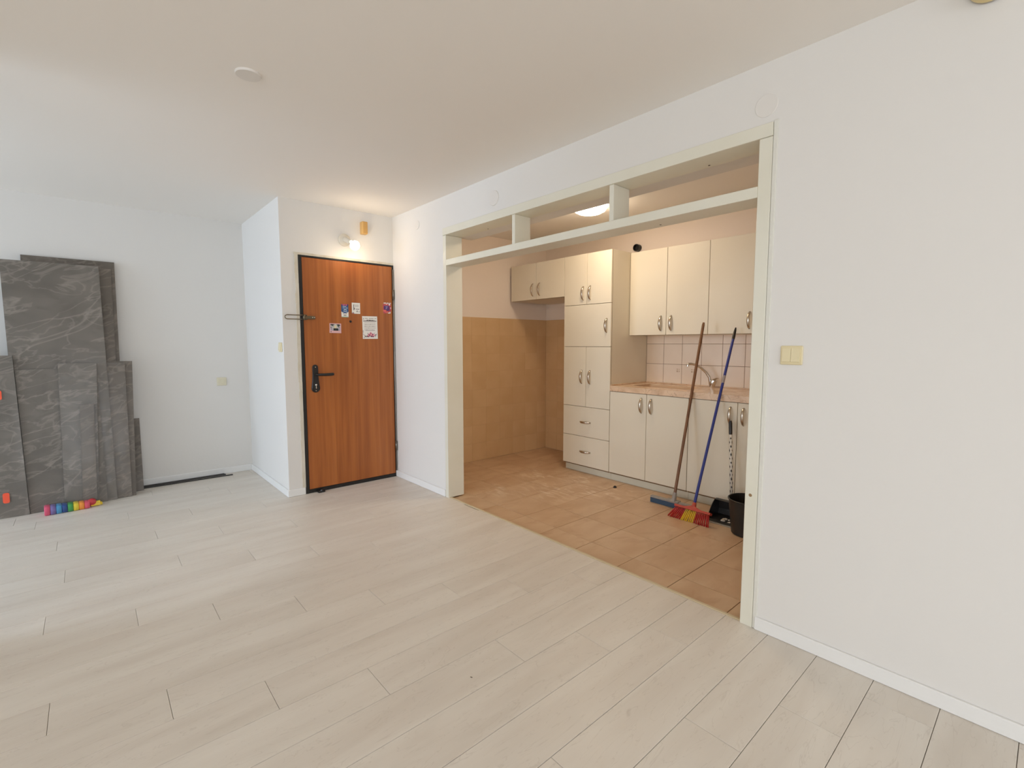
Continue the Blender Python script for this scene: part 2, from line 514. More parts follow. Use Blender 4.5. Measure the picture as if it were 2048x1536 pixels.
for yy in (2.448, 2.297):                       # small printed motifs on two backsplash tiles
    bm = bmesh.new()
    for i in range(5):
        for j in range(5):
            if (i * 3 + j * 5 + i * j) % 3 != 0:
                add_box(bm, KB - TT - 0.0012, KB - TT - 0.0002, yy - 0.02 + i * 0.008, yy - 0.013 + i * 0.008, 1.017 + j * 0.008, 1.0235 + j * 0.008)
    obj('tile_motif', bm, mat('tile_motif_print', lin(190, 158, 120), 0.5), kb)

# grout beds behind the wall tiles
box('grout_bed', XW + 0.156, KB - 0.0045, KF - 0.0045, KF - 0.0002, KZ + 0.001, 1.588, WGROUT, kf)
box('grout_bed', KB - 0.0045, KB - 0.0002, 3.396, KF - 0.0045, KZ + 0.001, 1.588, WGROUT, kb)
box('grout_bed', KB - 0.0045, KB - 0.0002, 1.2, 2.799, 0.901, 1.495, SGROUT, kb)

# trims and baseboards
def baseb(name, x0, x1, y0, y1, h=0.06):
    bm = bmesh.new(); add_box(bm, x0, x1, y0, y1, 0.0005, h, 0.003)
    return tag(obj(name, bm, BASEB), kind='structure')
baseb('baseboard_right', XW - 0.013, XW, YR, OY0 - 0.012)
baseb('baseboard_entry', XW - 0.013, XW, OY1 + 0.003, YD)
baseb('baseboard_pillar_front', XP - 0.013, 1.349, YD - 0.013, YD)
baseb('baseboard_pillar_side', XP - 0.013, XP, YD, YA)
baseb('baseboard_alcove', XL, XP - 0.013, YA - 0.013, YA)
bm = bmesh.new(); add_box(bm, XW + 0.007, XW + 0.027, OY0 + 0.055, OY1 - 0.042, KZ, 0.0035, 0.002)
tag(obj('trim_1', bm, mat('beige_threshold', lin(206, 190, 158), 0.45)), kind='structure')
bm = bmesh.new()
add_box(bm, XW - 0.006, XW + 0.004, OY0 - 0.020, OY0 - 0.002, 0.001, OZ + 0.006, 0.002)
tag(obj('trim_2', bm, mat('filler_strip', lin(224, 222, 212), 0.7, bump=0.4, bscale=30)), kind='structure')

# unseen window frames around the daylight openings
for i, (x0, x1, y0, y1, z0, z1, ax) in enumerate(((XL - 0.12, XL - 0.06, 3.15, 5.3, 0, 2.3, 'x'), (XL - 0.12, XL - 0.06, -3.0, 0.6, 0.3, 2.05, 'x'), (-2.4, 1.2, YR - 0.12, YR - 0.06, 0.3, 2.05, 'y'))):
    bm = bmesh.new(); t = 0.05
    add_box(bm, x0, x1, y0, y1, z0, z0 + t); add_box(bm, x0, x1, y0, y1, z1 - t, z1)
    if ax == 'x':
        m_ = (y0 + y1) / 2
        for a in (y0, m_ - t / 2, y1 - t): add_box(bm, x0, x1, a, a + t, z0 + t, z1 - t)
    else:
        m_ = (x0 + x1) / 2
        for a in (x0, m_ - t / 2, x1 - t): add_box(bm, a, a + t, y0, y1, z0 + t, z1 - t)
    tag(obj('window_%d' % (i + 1), bm, WPLAST), kind='structure')

# ------------------------------------------------------------------ entrance door
DF = YD - 0.004                                  # leaf front plane
bm = bmesh.new(); add_box(bm, 1.383, 2.207, DF, DF + 0.05, 0.033, 2.024, 0.002)
door = tag(obj('door_1', bm, DOORW), kind='structure')
bm = bmesh.new()
add_box(bm, 1.353, 1.3815, YD - 0.008, YD + 0.08, 0.0, 2.040, 0.002)
add_box(bm, 2.2085, 2.2245, YD - 0.004, YD + 0.08, 0.0, 2.040, 0.001)
add_box(bm, 1.3815, 2.2085, YD - 0.004, YD + 0.08, 2.027, 2.040, 0.001)
add_box(bm, 1.3815, 2.2085, YD - 0.006, YD + 0.08, 0.0, 0.031, 0.001)
obj('door_frame', bm, BLACKM, door)
bm = bmesh.new()
for i in range(24):                              # uneven old plaster edge round the frame
    z0 = 0.06 + i * 0.083
    add_box(bm, 1.322 + random.uniform(0, 0.006), 1.3525, YD - 0.006 - random.uniform(0, 0.004), YD + 0.002, z0, z0 + 0.083)
for i in range(11):
    x0 = 1.32 + i * 0.0823
    add_box(bm, x0, x0 + 0.0823, YD - 0.005 - random.uniform(0, 0.003), YD + 0.002, 2.0405, 2.058 + random.uniform(0, 0.004))
obj('plaster_edge', bm, OLDFR, door)
bm = bmesh.new()                                 # grey hinge rail in the corner
add_tube(bm, [(2.214, YD - 0.014, 0.06), (2.214, YD - 0.014, 2.0)], 0.0055, 8)
obj('hinge_rail', bm, mat('dull_grey_metal', lin(150, 146, 138), 0.4, metal=0.6), door)
for z in (1.764, 0.307):
    bm = bmesh.new(); add_tube(bm, [(2.212, YD - 0.018, z - 0.045), (2.212, YD - 0.018, z + 0.045)], 0.010, 10)
    obj('hinge', bm, mat('worn_hinge', lin(120, 116, 108), 0.35, metal=0.8), door)
# handle plate: rounded pear outline
bm = bmesh.new()
cx = 1.463
prof = []
for k in range(13):
    a = math.pi * k / 12
    prof.append((cx + 0.024 * math.cos(a), 1.095 + 0.024 * math.sin(a)))
prof += [(cx - 0.024, 1.03), (cx - 0.028, 0.975)]
for k in range(13):
    a = math.pi + math.pi * k / 12
    prof.append((cx + 0.036 * math.cos(a), 0.915 + 0.037 * math.sin(a)))
prof += [(cx + 0.028, 0.975), (cx + 0.024, 1.03)]
fr = [bm.verts.new((cx + (x - cx) * 0.86, DF - 0.013, 0.99 + (z - 0.99) * 0.96)) for x, z in prof]
md = [bm.verts.new((x, DF - 0.007, z)) for x, z in prof]
bk = [bm.verts.new((x, DF, z)) for x, z in prof]
bm.faces.new(fr); bm.faces.new(bk[::-1])
for a, b in ((fr, md), (md, bk)):
    for k in range(len(prof)):
        q = (k + 1) % len(prof); bm.faces.new((a[k], a[q], b[q], b[k]))
hp = obj('handle_plate', bm, BLACKM, door)
tube('lever', [(cx + 0.006, DF - 0.012, 1.034), (cx + 0.006, DF - 0.045, 1.034), (cx + 0.02, DF - 0.052, 1.034), (cx + 0.07, DF - 0.052, 1.032), (cx + 0.12, DF - 0.05, 1.033), (cx + 0.142, DF - 0.048, 1.034)],
     [0.010, 0.010, 0.011, 0.0125, 0.0135, 0.012], BLACKM, hp, 12)
bm = bmesh.new(); add_lathe(bm, (cx, DF - 0.013, 0.945), (0, -1, 0), [(0, 0.0085), (0.009, 0.0085), (0.010, 0)], 14)
add_box(bm, cx - 0.004, cx + 0.004, DF - 0.021, DF - 0.013, 0.912, 0.945, 0.001)
obj('lock_cylinder', bm, CHROME, hp)
for z in (1.098, 0.895):
    lathe('screw', (cx, DF - 0.012, z), (0, -1, 0), [(0, 0.005), (0.002, 0.0045), (0.0028, 0)], CHROME, hp, 10)
lathe('peephole', (1.791, DF, 1.499), (0, -1, 0), [(0, 0.011), (0.004, 0.010), (0.005, 0.006), (0.004, 0)], BLACKM, door, 14)
# swing-bar door guard: loop on the wall side, hinge plate on the leaf
bm = bmesh.new()
zc, yb = 1.521, DF - 0.020
loop = [(1.405, yb, zc + 0.017), (1.245, yb, zc + 0.017), (1.232, yb, zc + 0.010), (1.228, yb, zc), (1.232, yb, zc - 0.010), (1.245, yb, zc - 0.017), (1.405, yb, zc - 0.017)]
add_tube(bm, loop, 0.0042, 8)
dg = obj('door_guard', bm, mat('dark_nickel', lin(132, 122, 104), 0.3, metal=0.9), door)
bm = bmesh.new()
add_box(bm, 1.375, 1.475, DF - 0.018, DF - 0.001, zc - 0.014, zc + 0.014, 0.003)
add_tube(bm, [(1.384, DF - 0.02, zc - 0.024), (1.384, DF - 0.02, zc + 0.024)], 0.008, 10)
obj('guard_plate', bm, mat('dark_nickel_plate', lin(120, 108, 88), 0.34, metal=0.9), dg)
for x in (1.452, 1.468):
    lathe('screw', (x, DF - 0.018, zc), (0, -1, 0), [(0, 0.006), (0.003, 0.005), (0.004, 0)], CHROME, dg, 10)
# black bottom latch at the threshold
bm = bmesh.new()
add_box(bm, 1.44, 1.50, YD - 0.055, YD - 0.007, 0.001, 0.014, 0.003)
add_lathe(bm, (1.475, YD - 0.04, 0.012), (0, 0, 1), [(0, 0.016), (0.012, 0.015), (0.016, 0.010), (0.017, 0)], 16)
obj('floor_latch', bm, BLACKM, door)

# ------------------------------------------------------------------ papers on the door (printed cells)
def note(name, x0, x1, z0, z1, rows, pal, label, tilt=0.0, cat='paper note'):
    bm = bmesh.new()
    keys = list(pal)
    n, m_ = len(rows[0]), len(rows)
    yf = DF - 0.0012
    cxx, czz = (x0 + x1) / 2, (z0 + z1) / 2
    def P(u, v, y):
        x, z = x0 + (x1 - x0) * u - cxx, z1 - (z1 - z0) * v - czz
        return (cxx + x * math.cos(tilt) - z * math.sin(tilt), y, czz + x * math.sin(tilt) + z * math.cos(tilt))
    g = [[bm.verts.new(P(i / n, j / m_, yf)) for i in range(n + 1)] for j in range(m_ + 1)]
    for j in range(m_):
        for i in range(n):
            f = bm.faces.new((g[j][i], g[j][i + 1], g[j + 1][i + 1], g[j + 1][i]))
            f.material_index = keys.index(rows[j][i])
    b = [bm.verts.new(P(u, v, DF - 0.0001)) for u, v in ((0, 0), (1, 0), (1, 1), (0, 1))]
    bm.faces.new(b)
    o = obj(name, bm, [pal[k] for k in keys])
    return tag(o, label, cat)
def ink(r, g, b): return mat('print_%d_%d_%d' % (r, g, b), lin(r, g, b), 0.55)
PAPER, INK, MID = ink(232, 228, 220), ink(120, 112, 108), ink(182, 176, 170)
PINK, PURP, ROSE = ink(226, 150, 160), ink(112, 60, 84), ink(204, 96, 120)
note('door_note', 1.902, 2.049, 1.344, 1.552,
     ['................', '................', '.g.ggg.ggggg.gg.', '.g..............', '....gkgkkgkgg...', '.kkkkkkkkkkkkkk.', '................', '..mmmmmmmmmmmm..', '................',
      '..mgmmmmgmmmmm..', '................', '..ggmmmgmmggmm..', '................', '..mmmmgmmmmmmm..', '................', '..mmgmmmmmgmm...', 'g..mmmmmmmmmm...', 'g...............',
      'g.......r.......', '.....g.rpr..g...', 'g....grrrrpr..g.', '.g...rpprrprrpg.', '..k.krrkrprrgg..', '..kkkpp.kppp.g..', '.g..............', '................'],
     {'.': PAPER, 'g': MID, 'm': ink(204, 198, 192), 'k': INK, 'r': PINK, 'p': PURP}, 'largest white paper on brown door, text above pink flowers', 0.012)
note('door_note', 1.806, 1.884, 1.570, 1.668,
     ['...........', '...........', '..kmmmmmm..', '..k.mmmmm..', '..k.mmmmm..', '..k........', '..kk.......', '..kk.gkgkg.', '..k........', '......gg...', '......kg.k.', '.k.........', 'krk........'],
     {'.': PAPER, 'k': INK, 'm': ink(208, 204, 198), 'g': MID, 'r': ROSE}, 'small white leaflet on brown door, right of the blue one')
BL, BL2, LT = ink(48, 84, 132), ink(60, 52, 112), ink(176, 190, 206)
note('door_note', 1.709, 1.774, 1.535, 1.650,
     ['vrvrrvrrvv', 'vvrrrvrrvv', 'bbbbbbbbbb', 'bblllllbbb', 'bbbbbbbbbb', 'bblllblllb', 'bbbbbbbbbb', 'bbbblllbbb', 'bbbllbllbb', 'bbbbbbbbbb', 'bbblllllbb', '.bbbbbbbb.', '...bbbb...', '..gg..gg..', '...gggg...', '..........', '...kkkk...', '..........', 'gnnnnnnnng'],
     {'b': BL, 'v': BL2, 'r': ROSE, 'l': LT, '.': PAPER, 'g': MID, 'k': INK, 'n': ink(150, 190, 160)}, 'narrow leaflet on brown door, blue top and white bottom')
note('door_note', 2.110, 2.192, 1.585, 1.686,
     ['.www.ww.pp', '..rrwrrww.', 'rroooorpw.', 'rrvvvvvrrr', 'rvvlllvvrr', 'rvvvlvvvrp', 'rvvllvvvrp', 'rvvvvvvvrr', 'oooovvvvrr', 'ooorrrrrr.', 'rroooo.rw.', '.rrr..www.'],
     {'.': ink(178, 108, 76), 'w': PAPER, 'p': ink(220, 190, 196), 'r': ink(184, 72, 92), 'o': ink(226, 110, 96), 'v': ink(84, 52, 104), 'l': ink(140, 124, 164)},
     'square red and purple sticker near right edge of brown door', 0.02, 'sticker')
note('door_note', 1.599, 1.703, 1.393, 1.478,
     ['pppppppppppp', 'pdddgllgddgp', 'pgddllyldddp', 'pllglyylgdlp', 'pglllyyllgup', 'pgullyylluup', 'puuldddddlup', 'puulkkdkkuup', 'puuukkkkkuup', 'pppppppppppp', 'pdpppppppppp', 'pppppppppppp'],
     {'p': ink(224, 178, 178), 'd': ink(62, 66, 62), 'g': ink(122, 124, 116), 'l': ink(198, 196, 190), 'y': ink(226, 212, 168), 'k': ink(26, 24, 26), 'u': ink(172, 160, 176)},
     'landscape photo card with pink border, lowest on brown door', -0.012, 'photo card')

# ------------------------------------------------------------------ kitchen opening frame with shelf
fr_ = thing('opening_frame', 'cream painted frame around kitchen opening with divided top shelf', 'frame', (XW + 0.07, (OY0 + OY1) / 2, 0))
FX0, FX1 = XW - 0.006, XW + 0.155
jr = box('jamb', FX0, FX1, OY0, OY0 + 0.054, -0.001, 2.1745, FRAME, fr_, 0.002)
lathe('screw_hole', (FX0 + 0.0005, OY0 + 0.030, 0.615), (-1, 0, 0), [(0, 0.008), (0.001, 0.007), (0.0012, 0)], mat('rusty_plug', lin(150, 120, 84), 0.7), jr, 12)
box('jamb', FX0, FX1, OY1 - 0.041, OY1, -0.001, 2.1745, FRAME, fr_, 0.002)
hd = box('header', FX0 - 0.004, FX1, OY0, OY1, 2.1755, OZ, FRAME, fr_, 0.002)
for yy in (1.20, 2.95):
    lathe('screw_hole', (FX1 - 0.03, yy, 2.1757), (0, 0, -1), [(0, 0.006), (0.001, 0.005), (0.0012, 0)], mat('dark_hole', lin(70, 52, 40), 0.8), hd, 10)
sh = box('shelf', FX0, FX1, OY0 + 0.0545, OY1 - 0.0415, 1.932, 1.9795, FRAME, fr_, 0.002)
lathe('screw_hole', (FX1 - 0.05, 1.45, 1.9322), (0, 0, -1), [(0, 0.006), (0.001, 0.005), (0.0012, 0)], mat('dark_hole', lin(70, 52, 40), 0.8), sh, 10)
for y0 in (1.679, 2.499):
    box('divider', FX0 + 0.004, FX1 - 0.012, y0, y0 + 0.030, 1.980, 2.175, FRAME, fr_, 0.0015)

# ------------------------------------------------------------------ kitchen cabinets
hm = {}
def handle(parent, x, y, z, vert=True, L=0.136):
    key = (vert,)
    if key not in hm:
        bm = bmesh.new()
        pts, rad = [], []
        N = 14
        for i in range(N + 1):
            t = -1 + 2 * i / N
            out = 0.006 + 0.024 * (1 - abs(t) ** 2.4)
            if i in (0, N): out = 0.0
            pts.append((-out, 0, t * L / 2) if vert else (-out, t * L / 2, 0))
            rad.append(0.0058 + 0.0034 * (1 - t * t))
        add_tube(bm, pts, rad, 10, True, 0, (1.25, 0.6) if vert else (0.6, 1.25))
        me = bpy.data.meshes.new('handle'); 
        bmesh.ops.recalc_face_normals(bm, faces=bm.faces[:])
        bm.to_mesh(me); bm.free(); me.materials.append(NICKEL)
        hm[key] = me
    o = bpy.data.objects.new('handle', hm[key]); C.objects.link(o)
    o.parent = parent
    o.location = Vector((x, y, z)) - WL[parent.name]
    return o
G = 0.0021
def front(name, parent, x, y0, y1, z0, z1, hy=None, hz=None, vert=True):
    d = box(name, x, x + 0.018, y0 + G, y1 - G, z0 + G, z1 - G, CREAM, parent, 0.0012)
    if hy is not None: handle(d, x, hy, hz, vert)
    return d
def carcass(parent, x0, x1, y0, y1, z0, z1):
    bm = bmesh.new()
    add_box(bm, x0, x1, y0 + 0.001, y1 - 0.001, z0, z1)
    bm.faces.ensure_lookup_table()
    for f in bm.faces:                           # front face coloured dark brown to paint in the shade of the door gaps
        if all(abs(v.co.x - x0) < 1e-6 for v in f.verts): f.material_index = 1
    return obj('carcass', bm, [CREAM, DARKGAP], parent)

# tall unit
t = thing('tall_cabinet', 'tall cream cupboard with five doors and two drawers beside the sink unit', 'cabinet', (4.0, 3.097, KZ))
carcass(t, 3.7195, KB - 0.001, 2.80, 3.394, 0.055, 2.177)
box('plinth', 3.738, 3.754, 2.80, 3.386, KZ + 0.0005, 0.0548, PLINTH, t, 0.001)
front('door', t, 3.70, 3.098, 3.394, 1.683, 2.177, 3.142, 1.794)
front('door', t, 3.70, 2.800, 3.098, 1.683, 2.177, 3.054, 1.794)
front('door', t, 3.70, 2.800, 3.394, 1.270, 1.683, 2.851, 1.472)
front('door', t, 3.70, 3.098, 3.394, 0.669, 1.270, 3.150, 0.968)
front('door', t, 3.70, 2.800, 3.098, 0.669, 1.270, 3.046, 0.968)
front('drawer', t, 3.70, 2.800, 3.394, 0.367, 0.669, 3.096, 0.515, False)
front('drawer', t, 3.70, 2.800, 3.394, 0.068, 0.367, 3.096, 0.214, False)
# wall cabinet over the fridge niche
t = thing('wall_cabinet', 'low cream wall cabinet over the empty corner, left of the tall cupboard', 'cabinet', (4.0, 3.81, 1.779))
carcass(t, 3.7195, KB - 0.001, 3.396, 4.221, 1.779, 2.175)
front('door', t, 3.70, 3.809, 4.221, 1.779, 2.175, 3.862, 1.886)
front('door', t, 3.70, 3.396, 3.809, 1.779, 2.175, 3.757, 1.886)
# wall cabinets over the sink
def wallcab(y1, y0, label):
    t = thing('wall_cabinet', label, 'cabinet', (4.15, (y0 + y1) / 2, 1.379))
    m_ = (y0 + y1) / 2
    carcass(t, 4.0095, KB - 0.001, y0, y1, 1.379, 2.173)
    front('door', t, 3.99, m_, y1, 1.379, 2.173, m_ + 0.055, 1.487)
    front('door', t, 3.99, y0, m_, 1.379, 2.173, m_ - 0.050, 1.487)
    return t
wallcab(2.799, 2.003, 'cream two-door wall cabinet above the sink, right of the tall cupboard')
t = thing('wall_cabinet', 'cream wall cabinet cut off by the right jamb, nearest the opening', 'cabinet', (4.15, 1.6, 1.379))
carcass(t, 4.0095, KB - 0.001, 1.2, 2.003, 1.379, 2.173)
front('door', t, 3.99, 1.603, 2.003, 1.379, 2.173, 1.658, 1.487)
front('door', t, 3.99, 1.2, 1.603, 1.379, 2.173, 1.548, 1.487)
# base cabinets
def basecab(y1, y0, label):
    t = thing('base_cabinet', label, 'cabinet', (4.0, (y0 + y1) / 2, KZ))
    m_ = (y0 + y1) / 2
    bm = bmesh.new()                             # open-topped carcass so that the sink bowl hangs free
    add_box(bm, 3.7195, KB - 0.001, y0 + 0.001, y0 + 0.017, 0.055, 0.8525)
    add_box(bm, 3.7195, KB - 0.001, y1 - 0.017, y1 - 0.001, 0.055, 0.8525)
    add_box(bm, 3.7195, KB - 0.001, y0 + 0.017, y1 - 0.017, 0.055, 0.071)
    add_box(bm, KB - 0.02, KB - 0.001, y0 + 0.017, y1 - 0.017, 0.071, 0.8525)
    add_box(bm, 3.7195, 3.735, y0 + 0.017, y1 - 0.017, 0.79, 0.8525)
    add_box(bm, 3.7195, 3.735, m_ - 0.02, m_ + 0.02, 0.071, 0.79)
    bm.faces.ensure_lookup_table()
    for f in bm.faces:  # front faces take the painted gap shade here too
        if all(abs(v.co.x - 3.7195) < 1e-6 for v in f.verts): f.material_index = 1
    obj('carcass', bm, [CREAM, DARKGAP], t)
    box('plinth', 3.738, 3.754, y0, y1, KZ + 0.0005, 0.0548, PLINTH, t, 0.001)
    front('door', t, 3.70, m_, y1, 0.069, 0.851, m_ + 0.053, 0.745)
    front('door', t, 3.70, y0, m_, 0.069, 0.851, m_ - 0.047, 0.745)
    return t
basecab(2.7985, 1.998, 'cream two-door base cabinet under the sink, beside the tall cupboard')
basecab(1.997, 1.2, 'cream base cabinet behind the blue broom and the dustpan')
# worktop with sink cut-out
SX0, SX1, SY0, SY1 = 3.865, 4.165, 2.10, 2.66
bm = bmesh.new()
add_box(bm, 3.697, SX0, 1.2, 2.7985, 0.853, 0.903)
add_box(bm, SX1, KB - TT - 0.001, 1.2, 2.7985, 0.853, 0.903)
add_box(bm, SX0, SX1, 1.2, SY0, 0.853, 0.903)
add_box(bm, SX0, SX1, SY1, 2.7985, 0.853, 0.903)
bmesh.ops.remove_doubles(bm, verts=bm.verts[:], dist=1e-5)
wt = tag(obj('worktop', bm, MARBLE), 'beige marble worktop with brown veins above the base cabinets', 'worktop')
bm = bmesh.new()
add_box(bm, KB - TT - 0.016, KB - TT - 0.001, 1.2, 2.7985, 0.9032, 0.914, 0.002)
add_box(bm, 3.70, KB - TT - 0.016, 2.786, 2.7985, 0.9032, 0.914, 0.002)
obj('raised_edge', bm, MARBLE, wt)
bm = bmesh.new()                                  # bowl
def ringpts(x0, x1, y0, y1, r, z, n=5):
    o = []
    for cx_, cy_, a0 in ((x1 - r, y1 - r, 0), (x0 + r, y1 - r, 90), (x0 + r, y0 + r, 180), (x1 - r, y0 + r, 270)):
        for k in range(n + 1):
            a = math.radians(a0 + 90 * k / n); o.append(bm.verts.new((cx_ + r * math.cos(a), cy_ + r * math.sin(a), z)))
    return o
e = 0.002
R_ = [ringpts(SX0 + e, SX1 - e, SY0 + e, SY1 - e, 0.03, 0.8995), ringpts(SX0 + e, SX1 - e, SY0 + e, SY1 - e, 0.03, 0.80), ringpts(SX0 + 0.015, SX1 - 0.015, SY0 + 0.015, SY1 - 0.015, 0.04, 0.76),
      ringpts(SX0 + 0.05, SX1 - 0.05, SY0 + 0.05, SY1 - 0.05, 0.04, 0.752)]
for a, b in zip(R_, R_[1:]):
    for k in range(len(a)):
        q = (k + 1) % len(a); bm.faces.new((a[k], a[q], b[q], b[k]))
bm.faces.new(R_[-1])
sk = tag(auto_smooth(obj('sink', bm, mat('tan_sink', lin(214, 184, 150), 0.3)), 50), 'tan sink bowl let into the beige marble worktop', 'sink')
lathe('drain', (4.01, 2.38, 0.7525), (0, 0, 1), [(0, 0.04), (0.002, 0.038), (0.0005, 0.02), (0, 0)], STEEL, sk, 20)
# faucet
fx, fy = 4.215, 2.062
t = thing('faucet', 'chrome mixer tap with curved spout behind the broom handles', 'faucet', (fx, fy, 0.903))
lathe('body', (fx, fy, 0.9035), (0, -0.30, 1), [(0.009, 0.0), (0.009, 0.024), (0.012, 0.024), (0.03, 0.0255), (0.07, 0.030), (0.074, 0.028), (0.075, 0)], CHROME, t, 24)
tube('spout', [(fx, fy + 0.008, 0.925), (fx - 0.002, fy + 0.012, 0.955), (fx - 0.008, fy + 0.020, 0.998), (fx - 0.020, fy + 0.045, 1.040), (fx - 0.05, fy + 0.082, 1.082), (fx - 0.08, fy + 0.12, 1.108), (fx - 0.10, fy + 0.15, 1.117), (fx - 0.112, fy + 0.168, 1.116), (fx - 0.116, fy + 0.173, 1.108), (fx - 0.116, fy + 0.173, 1.094)],
     [0.015, 0.014, 0.0125, 0.0115, 0.0105, 0.010, 0.010, 0.0105, 0.011, 0.011], CHROME, t, 12)
tube('lever', [(fx, fy - 0.020, 0.975), (fx - 0.004, fy - 0.045, 0.990), (fx - 0.006, fy - 0.066, 0.992)], [0.022, 0.012, 0.005], CHROME, t, 10, (1.0, 0.5))
# vent outlet above the wall cabinets
t = thing('vent_pipe', 'short black vent pipe poking from wall above the wall cabinets', 'pipe', (KB, 2.926, 2.24))
lathe('pipe', (KB + 0.0, 2.926, 2.277), (-1, 0, 0), [(0, 0.036), (0.05, 0.036), (0.052, 0.034), (0.052, 0.028), (0.02, 0.027), (0.02, 0)], BLACKP, t, 24)
# kitchen ceiling lamp
t = thing('ceiling_lamp', 'glowing round ceiling lamp in the kitchen', 'lamp', (3.25, 2.70, ZC))
lathe('base', (3.25, 2.70, ZC), (0, 0, -1), [(0, 0.158), (0.018, 0.160), (0.022, 0.154), (0.022, 0)], WPLAST, t, 40)
lathe('dome', (3.25, 2.70, ZC - 0.0225), (0, 0, -1), [(0, 0.150), (0.02, 0.147), (0.045, 0.128), (0.062, 0.095), (0.072, 0.05), (0.074, 0)], LAMPG, t, 40)

# ------------------------------------------------------------------ wall and ceiling fittings
# lamp over the door
t = thing('wall_lamp', 'bare glowing globe bulb on round wall holder above the entrance door', 'lamp', (1.754, YD, 2.214))
lathe('base', (1.754, YD, 2.212), (0, -1, 0), [(0, 0.054), (0.012, 0.054), (0.018, 0.048), (0.024, 0.030), (0.03, 0.026), (0.03, 0)], PORC, t, 32)
tube('holder', [(1.754, YD - 0.026, 2.212), (1.758, YD - 0.06, 2.200), (1.770, YD - 0.108, 2.177)], [0.024, 0.023, 0.021], PORC, t, 18)
bc = Vector((1.784, YD - 0.155, 2.147))
bd = (0.2, -0.75, -0.55)
lathe('bulb_neck', bc, bd, [(-0.055, 0.012), (-0.045, 0.017), (-0.034, 0.0275), (-0.02, 0.0365), (-0.012, 0.0392)], WPLAST, t, 24)
lathe('bulb', bc, bd, [(-0.012, 0.0392), (0, 0.041), (0.010, 0.0398), (0.02, 0.036), (0.030, 0.028), (0.037, 0.018), (0.041, 0)], BULB, t, 24)
# beige box over the door
t = thing('junction_box', 'yellowed plastic box on wall above the door, right of the bulb', 'box', (1.928, YD, 2.285))
box('body', 1.903, 1.953, YD - 0.055, YD - 0.0005, 2.282, 2.392, OLDIV, t, 0.004)
box('cover', 1.907, 1.950, YD - 0.062, YD - 0.0555, 2.288, 2.388, OLDIV2, t, 0.002)
# thin plaster patch beside it
bm = bmesh.new()
pp = [(2.03, 2.36), (2.07, 2.40), (2.13, 2.41), (2.175, 2.39), (2.172, 2.345), (2.18, 2.32), (2.165, 2.29), (2.13, 2.285), (2.10, 2.25), (2.06, 2.235), (2.02, 2.25), (2.0, 2.30)]
a = [bm.verts.new((x, YD - 0.0007, z)) for x, z in pp]; b = [bm.verts.new((2.09 + (x - 2.09) * 1.06, YD, 2.32 + (z - 2.32) * 1.06)) for x, z in pp]
bm.faces.new(a)
for k in range(len(pp)):
    q = (k + 1) % len(pp); bm.faces.new((a[k], a[q], b[q], b[k]))
tag(obj('plaster_patch', bm, WHITE), 'faint plaster patch on wall in the corner above the door', 'patch')
# double switch on the right wall
def switch(name, label, plane, c0, z, wd, ht, rock, axis='x'):
    t = thing(name, label, 'switch', (plane, c0, z - ht / 2))
    box('plate', plane - 0.009, plane - 0.0003, c0 - wd / 2, c0 + wd / 2, z - ht / 2, z + ht / 2, IVORY, t, 0.0035)
    iw, ih = wd * 0.80, ht * 0.72
    for i in range(rock):
        a0 = c0 - iw / 2 + i * iw / rock
        bm = bmesh.new()
        x1, x0t, x0b = plane - 0.0085, plane - 0.0115, plane - 0.0165
        y0, y1, z0, z1 = a0 + 0.0006, a0 + iw / rock - 0.0006, z - ih / 2, z + ih / 2
        v = [bm.verts.new(p) for p in ((x1, y0, z0), (x1, y1, z0), (x1, y1, z1), (x1, y0, z1), (x0b, y0, z0 + 0.002), (x0b, y1, z0 + 0.002), (x0t, y1, z1), (x0t, y0, z1))]
        for f in ((0, 1, 2, 3), (4, 7, 6, 5), (0, 4, 5, 1), (1, 5, 6, 2), (2, 6, 7, 3), (3, 7, 4, 0)): bm.faces.new([v[k] for k in f])
        obj('rocker', bm, IVORY2, t)
    return t
switch('light_switch', 'ivory double light switch on the large white right wall', XW, 0.745, 1.251, 0.086, 0.080, 2)
switch('light_switch', 'small ivory light switch on the side of the wall corner by the door', XP, YD - 0.0 + 0.075, 1.270, 0.075, 0.080, 1)
# socket in the alcove
t = thing('wall_socket', 'ivory power socket on the alcove wall near the corner', 'socket', (0.975, YA, 0.885))
SOCK = mat('pale_ivory_plastic', lin(226, 219, 194), 0.35)
box('plate', 0.933, 1.017, YA - 0.009, YA - 0.0003, 0.887, 0.967, SOCK, t, 0.0035)
bm = bmesh.new()
add_lathe(bm, (0.975, YA - 0.0092, 0.927), (0, -1, 0), [(0.0, 0.028), (0.004, 0.028), (0.004, 0.023), (-0.004, 0.022), (-0.004, 0)], 24)
s_ = auto_smooth(obj('socket_well', bm, SOCK, t), 35)
bm = bmesh.new()
for dx in (-0.0095, 0.0095): add_box(bm, 0.975 + dx - 0.003, 0.975 + dx + 0.003, YA - 0.0066, YA - 0.0052, 0.924, 0.930)
obj('pin_hole', bm, BLACKP, s_)
# blank cover discs
def disc(c, axis, r, label, th=0.006):
    bm = bmesh.new(); add_lathe(bm, c, axis, [(0, r), (th * 0.6, r), (th, r * 0.96), (th, 0)], 40)
    return tag(auto_smooth(obj('cover_disc', bm, DISC), 30), label, 'cover', 'round blank cover discs')
disc((0.597, 2.44, ZC), (0, 0, -1), 0.052, 'round white cover disc on the ceiling', 0.009)
disc((XW, 2.722, 2.330), (-1, 0, 0), 0.052, 'round white cover disc on wall above the opening frame', 0.008)
disc((XW, 0.890, 2.309), (-1, 0, 0), 0.047, 'faint round cover disc above the right end of opening frame', 0.003)
disc((XW, 3.785, 2.335), (-1, 0, 0), 0.037, 'smallest round cover disc, on wall by the door corner', 0.005)
